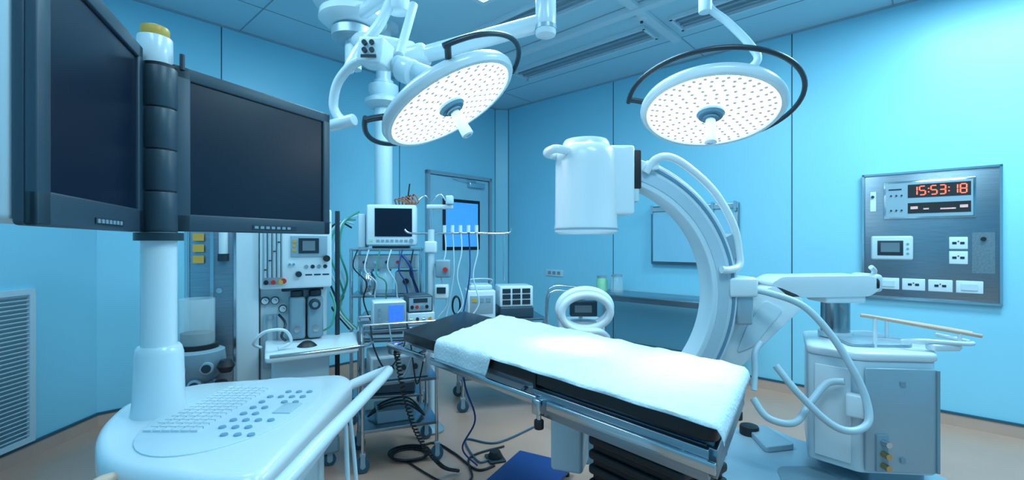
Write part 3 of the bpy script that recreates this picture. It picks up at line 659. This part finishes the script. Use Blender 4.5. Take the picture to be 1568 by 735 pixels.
# disposable drape
g=G('bed_sheet',anchor=(.25,1.85,.78))
bm=bmesh.new()
NA,NB=70,30; top=.784
def hangF(a): return .085*max(0,min(1,(.30-a)/.012+ .5)) +.010
A=[('L',k) for k in (3,2,1)]+[('T',i/NA) for i in range(NA+1)]+[('R',k) for k in (1,2,3)]
Bc=[('F',k) for k in (5,4,3,2,1)]+[('T',j/NB) for j in range(NB+1)]+[('K',k) for k in (1,2,3)]
grid=[]
for ta,ka in A:
    row=[]
    for tb,kb in Bc:
        a=0 if ta=='L' else 1 if ta=='R' else ka; b=0 if tb=='F' else 1 if tb=='K' else kb
        drop=0; aa,bb=a,b
        if ta=='L': drop+=.010*ka; aa-=.006*ka**.5
        if ta=='R': drop+=.012*ka; aa+=.008*ka**.5
        if tb=='F': drop+=hangF(a)*kb/5; bb-=.016+.006*kb/5*(1+math.sin(a*40))
        if tb=='K': drop+=.03*kb/3; bb+=.012*kb**.5
        p=T(aa,bb)
        z=top-drop
        if ta=='T' and tb=='T':
            z+=.005*noise.noise(Vector((p.x*7,p.y*7,1)))+.0065*noise.noise(Vector((p.x*22,p.y*22,4)))
            for c in (.25,.5,.75): z+=.004*math.exp(-((a-c)/.008)**2)
            z+=.004*math.exp(-((b-.5)/.015)**2)
            z=max(z,top-.003)
        row.append(bm.verts.new((p.x,p.y,z)))
    grid.append(row)
for i in range(len(grid)-1):
    for j in range(len(grid[0])-1): bm.faces.new((grid[i][j],grid[i+1][j],grid[i+1][j+1],grid[i][j+1]))
o=fin(g,'fabric',bm,SHEET,ang=80)
sm=o.modifiers.new('thickness','SOLIDIFY'); sm.thickness=.0015; sm.offset=1

# ---------------------------------------------------------------- mobile C-arm
g=G('mobile_c_arm_xray',anchor=(1.6,2.25,FZ))
CF=frame((.405,2.2,.97),3)
def arcpoly(r0,r1,a0,a1,n=48):
    o=[(r1*math.cos(math.radians(a0+(a1-a0)*i/n)),r1*math.sin(math.radians(a0+(a1-a0)*i/n))) for i in range(n+1)]
    return o+[(r0*math.cos(math.radians(a1+(a0-a1)*i/n)),r0*math.sin(math.radians(a1+(a0-a1)*i/n))) for i in range(n+1)]
def cprism(name,poly,y0,y1,m,bev=0): prism(g,name,poly,-y1,-y0,m,L=CF@XZ,bev=bev)
cprism('c_arc_body',arcpoly(.535,.655,-86,76),-.07,.07,WH,bev=.006)
cprism('c_arc_front_channel',arcpoly(.560,.610,-85,75),-.074,-.066,mat('arc_channel',(.42,.56,.66),.35))
cprism('c_arc_outer_track',arcpoly(.645,.668,-80,70),-.05,.05,WH2,bev=.003)
cprism('c_arc_edge_strip',arcpoly(.628,.640,-80,66),-.076,-.068,mat('arc_strip',(.12,.26,.38),.4))
cprism('c_arc_stop',arcpoly(.64,.70,14,24,8),-.06,.06,LG,bev=.004)
# image intensifier
ix,iy=.350,2.18
lathe(g,'image_intensifier',[(0,1.250),(.128,1.250),(.147,1.260),(.150,1.275),(.146,1.30),(.1435,1.575),(.142,1.62),(.132,1.65),(.112,1.665),(.108,1.68),(.10,1.692),(0,1.698)],WH2,frame((ix,iy,0)),56)
lathe(g,'intensifier_seam',[(.1505,1.270),(.1515,1.274),(.1505,1.278)],LG,frame((ix,iy,0)),56)
tube(g,'intensifier_grip',[(.27,2.10,1.625),(.20,2.06,1.63),(.165,2.10,1.625),(.17,2.16,1.625),(.215,2.20,1.625)],.020,WH2)
box(g,'camera_housing',(.505,2.19,1.50),(.12,.16,.32),WH2,bev=.015)
box(g,'camera_cover',(.575,2.195,1.50),(.03,.13,.20),WH,bev=.006)
box(g,'arc_end_clamp',(.578,2.20,1.55),(.04,.15,.18),BLK,bev=.006)
# x-ray tube tank under the table
box(g,'xray_tube_tank',(.36,2.2,.36),(.20,.20,.34),WH,bev=.02); box(g,'tube_collimator',(.36,2.2,.57),(.12,.12,.08),LG,bev=.01)
box(g,'tank_mount',(.44,2.2,.36),(.10,.14,.12),WH,bev=.01)
tube(g,'arc_hose',[(.62,2.13,1.535),(.655,2.11,1.59),(.72,2.10,1.60),(.82,2.12,1.55),(.95,2.15,1.44),(1.045,2.17,1.29),(1.075,2.18,1.16),(1.07,2.17,1.10),(1.01,2.14,1.083),(.97,2.13,1.085)],.018,WH2)
box(g,'hose_clip',(.65,2.13,1.56),(.05,.04,.03),WH2,bev=.006,rot=(0,0,0))
box(g,'arc_carriage',(1.085,2.24,1.0),(.13,.19,.09),WH2,bev=.012); box(g,'arc_carriage_lower',(1.10,2.25,.90),(.08,.17,.16),LG,bev=.015)
prism(g,'swing_arm',rounded([(1.30,1.00),(1.42,.95),(1.44,.90),(1.25,.72),(1.13,.60),(.98,.56),(1.03,.68),(1.13,.88),(1.16,.96)],.03,4),-2.38,-2.26,WH2,L=XZ,bev=.015)
prism(g,'swing_arm_rib',rounded([(1.24,.93),(1.33,.88),(1.18,.70),(1.10,.67),(1.15,.80)],.02,3),-2.262,-2.252,WH,L=XZ,bev=.002)
box(g,'arm_joint',(1.15,2.28,1.005),(.09,.12,.075),WH2,bev=.02)
prism(g,'horizontal_arm',rounded([(1.27,1.01),(1.33,1.045),(1.75,1.05),(1.81,1.035),(1.81,.98),(1.76,.945),(1.50,.94),(1.36,.94)],.02,3),-2.44,-2.26,WH2,L=XZ,bev=.012)
box(g,'arm_end_cap',(1.80,2.34,1.01),(.06,.16,.09),WH,bev=.02); tube(g,'brake_lever',[(1.80,2.30,1.04),(1.795,2.28,1.07),(1.77,2.27,1.09)],.012,WH2)
box(g,'arm_lower_block',(1.65,2.35,.935),(.20,.16,.05),WH2,bev=.012)
cyl(g,'lift_column',(1.65,2.35,.70),(1.65,2.35,.93),.063,mat('lift_chrome',(.30,.36,.40),.18,metal=1)); cyl(g,'lift_collar',(1.65,2.35,.735),(1.65,2.35,.76),.075,WH)
# chassis
chs=[(1.395,2.17),(1.525,2.02),(1.83,1.99),(1.95,2.16),(1.95,2.52),(1.60,2.52)]
prism(g,'chassis_body',rounded(chs,.02,3),.20,.69,WH,bev=.008)
ctr=Vector((1.67,2.25))
prism(g,'chassis_skirt',rounded([(1.60,2.06),(1.82,2.03),(1.93,2.18),(1.93,2.50),(1.65,2.50)],.02,3),.02,.20,GR,bev=.008)
prism(g,'chassis_top',rounded([tuple(ctr+(Vector(p)-ctr)*1.04) for p in chs],.04,4),.69,.730,WH2,bev=.014)
prism(g,'top_tray',rounded([(1.56,2.12),(1.83,2.10),(1.90,2.2),(1.88,2.42),(1.64,2.44)],.03,4),.730,.745,LG,bev=.004)
box(g,'front_door_panel',(1.680,1.993,.44),(.285,.012,.45),LG,rot=(0,0,-5.5),bev=.006)
box(g,'front_door_hinge',(1.826,1.978,.44),(.012,.02,.44),GR)
box(g,'left_service_panel',(1.456,2.091,.44),(.14,.008,.42),WH2,rot=(0,0,-49.1),bev=.003)
for z in (.60,.27): box(g,'panel_screw_plate',(1.685,1.983,z),(.02,.006,.02),GR)
box(g,'connector_plate',(1.60,1.992,.30),(.05,.014,.16),GR,bev=.003)
for z in (.35,.30,.25): cyl(g,'connector',(1.60,1.985,z),(1.60,1.95,z),.013,BRASS if z<.33 else CHR,seg=14)
box(g,'cable_bracket',(1.50,2.01,.50),(.07,.05,.10),WH2,bev=.01,rot=(0,0,-40))
tube(g,'push_handle',[(1.78,2.10,.76),(1.82,2.04,.775),(1.98,2.0,.77),(2.03,2.05,.77),(2.03,2.2,.77)],.010,WH2)
box(g,'handle_bracket',(1.90,2.03,.75),(.12,.05,.03),WH2,bev=.008)
tube(g,'grip_rail',[(1.62,2.14,.872),(1.66,2.12,.868),(1.85,2.06,.835),(2.06,2.02,.80)],.0085,BEI)
tube(g,'grip_rail',[(1.80,2.28,.84),(1.88,2.24,.83),(2.02,2.14,.81),(2.08,2.08,.80)],.0085,BEI)
for p,zt in (((1.67,2.117,.73),.866),((1.98,2.035,.74),.815),((1.84,2.26,.73),.835)): cyl(g,'grip_post',p,(p[0],p[1],zt),.008,WH2,seg=10)
# foot casting
prism(g,'foot_casting',rounded([(.93,2.08),(1.28,2.70),(1.50,2.75),(1.60,2.50),(2.0,2.50),(2.0,1.98),(1.62,1.88),(1.45,1.94),(1.12,1.93)],.06,4),-.02,.13,mat('cast_alloy',(.38,.52,.62),.35,metal=.2),bev=.03)
prism(g,'foot_pocket',rounded([(1.20,2.03),(1.52,2.03),(1.47,2.22),(1.27,2.22)],.06,4),.129,.133,GR)
prism(g,'foot_rib',rounded([(1.30,2.36),(1.48,2.40),(1.46,2.66),(1.34,2.64)],.03,3),.13,.16,LG,bev=.01)
for x,y in ((1.03,2.10),(1.36,2.66),(1.86,2.05),(1.86,2.42)): lathe(g,'wheel',[(0,-.02),(.05,-.02),(.06,-.012),(.06,.012),(.05,.02),(0,.02)],BLK,frame((x,y,FZ+.06),0,90),24)
cyl(g,'front_wheel_guard',(1.34,2.60,.10),(1.34,2.60,.18),.05,BLK,bev=.01)
tube(g,'power_hose',[(1.12,2.2,.99),(1.20,2.14,.975),(1.33,2.10,.92),(1.42,2.05,.80),(1.48,2.00,.66),(1.515,1.97,.54),(1.50,1.94,.45),(1.42,1.93,.42),(1.34,1.95,.45),(1.24,2.0,.56),(1.18,2.06,.66)],.0155,HOSE)
tube(g,'power_hose',[(1.10,2.10,.50),(1.14,2.05,.43),(1.24,2.02,.42),(1.33,2.05,.50),(1.41,2.06,.58),(1.46,2.02,.60)],.0155,HOSE)
tube(g,'arm_hose',[(1.20,2.22,.73),(1.16,2.2,.68),(1.15,2.18,.60),(1.13,2.15,.52)],.014,HOSE)

# ---------------------------------------------------------------- floor items
g=G('blue_step_stool',frame((.10,2.46,FZ),-28))
bx(g,'top',-.17,.17,-.20,.20,.04,.07,BLUE,bev=.012)
for x in(-.14,.14):
    for y in(-.17,.17): cyl(g,'foot',(x,y,0),(x,y,.045),.014,BLK)
g=G('foot_pedal',frame((-.10,2.74,FZ),20))
bx(g,'base',-.05,.05,-.06,.06,0,.015,DK,bev=.006); lathe(g,'pedal_dome',[(0,.055),(.03,.05),(.045,.02),(.045,.012),(0,.012)],BLK)
g=G('floor_cables',anchor=(-.3,2.8,FZ))
z=FZ+.008
tube(g,'cable',[(-.10,2.65,z),(-.2,2.6,z),(-.35,2.8,z),(-.5,2.95,z),(-.6,2.85,z)],.007,BLK)
tube(g,'cable',[(-.05,2.9,z),(-.25,2.75,z),(-.22,2.5,z),(-.35,2.45,z),(-.62,2.7,z)],.006,BLK)
tube(g,'cable',[(.15,3.2,z),(-.1,2.95,z),(-.3,3.0,z),(-.2,2.7,z+.0),(-.12,2.74,z)],.006,CASB)
for k in range(3): tube(g,'cable_coil',[(-.62+(.10+.012*k)*math.cos(a),2.78+(.08+.01*k)*math.sin(a),z+.008*k) for a in [i*math.pi/8 for i in range(16)]],.006,BLK,closed=True,res=2)
tube(g,'hanging_blue_cable',[(-.28,2.5,.66),(-.25,2.45,.45),(-.2,2.5,.25),(-.28,2.6,.05),(-.2,2.65,z)],.005,BLUE)

# ---------------------------------------------------------------- camera / world
cam=bpy.data.cameras.new('camera'); cam.sensor_width=36; cam.lens=36*863/1920; cam.clip_start=.02
co=bpy.data.objects.new('camera',cam); sc.collection.objects.link(co)
co.location=(0,0,1.21); co.rotation_euler=(math.radians(90),0,0)
cam.shift_y=5/1920
sc.camera=co
w=bpy.data.worlds.new('world'); sc.world=w; w.use_nodes=True
w.node_tree.nodes['Background'].inputs[0].default_value=(.3,.65,.85,1); w.node_tree.nodes['Background'].inputs[1].default_value=.15
try:
    sc.view_settings.view_transform='Standard'
    sc.view_settings.look='None'
except Exception as e: print(e)
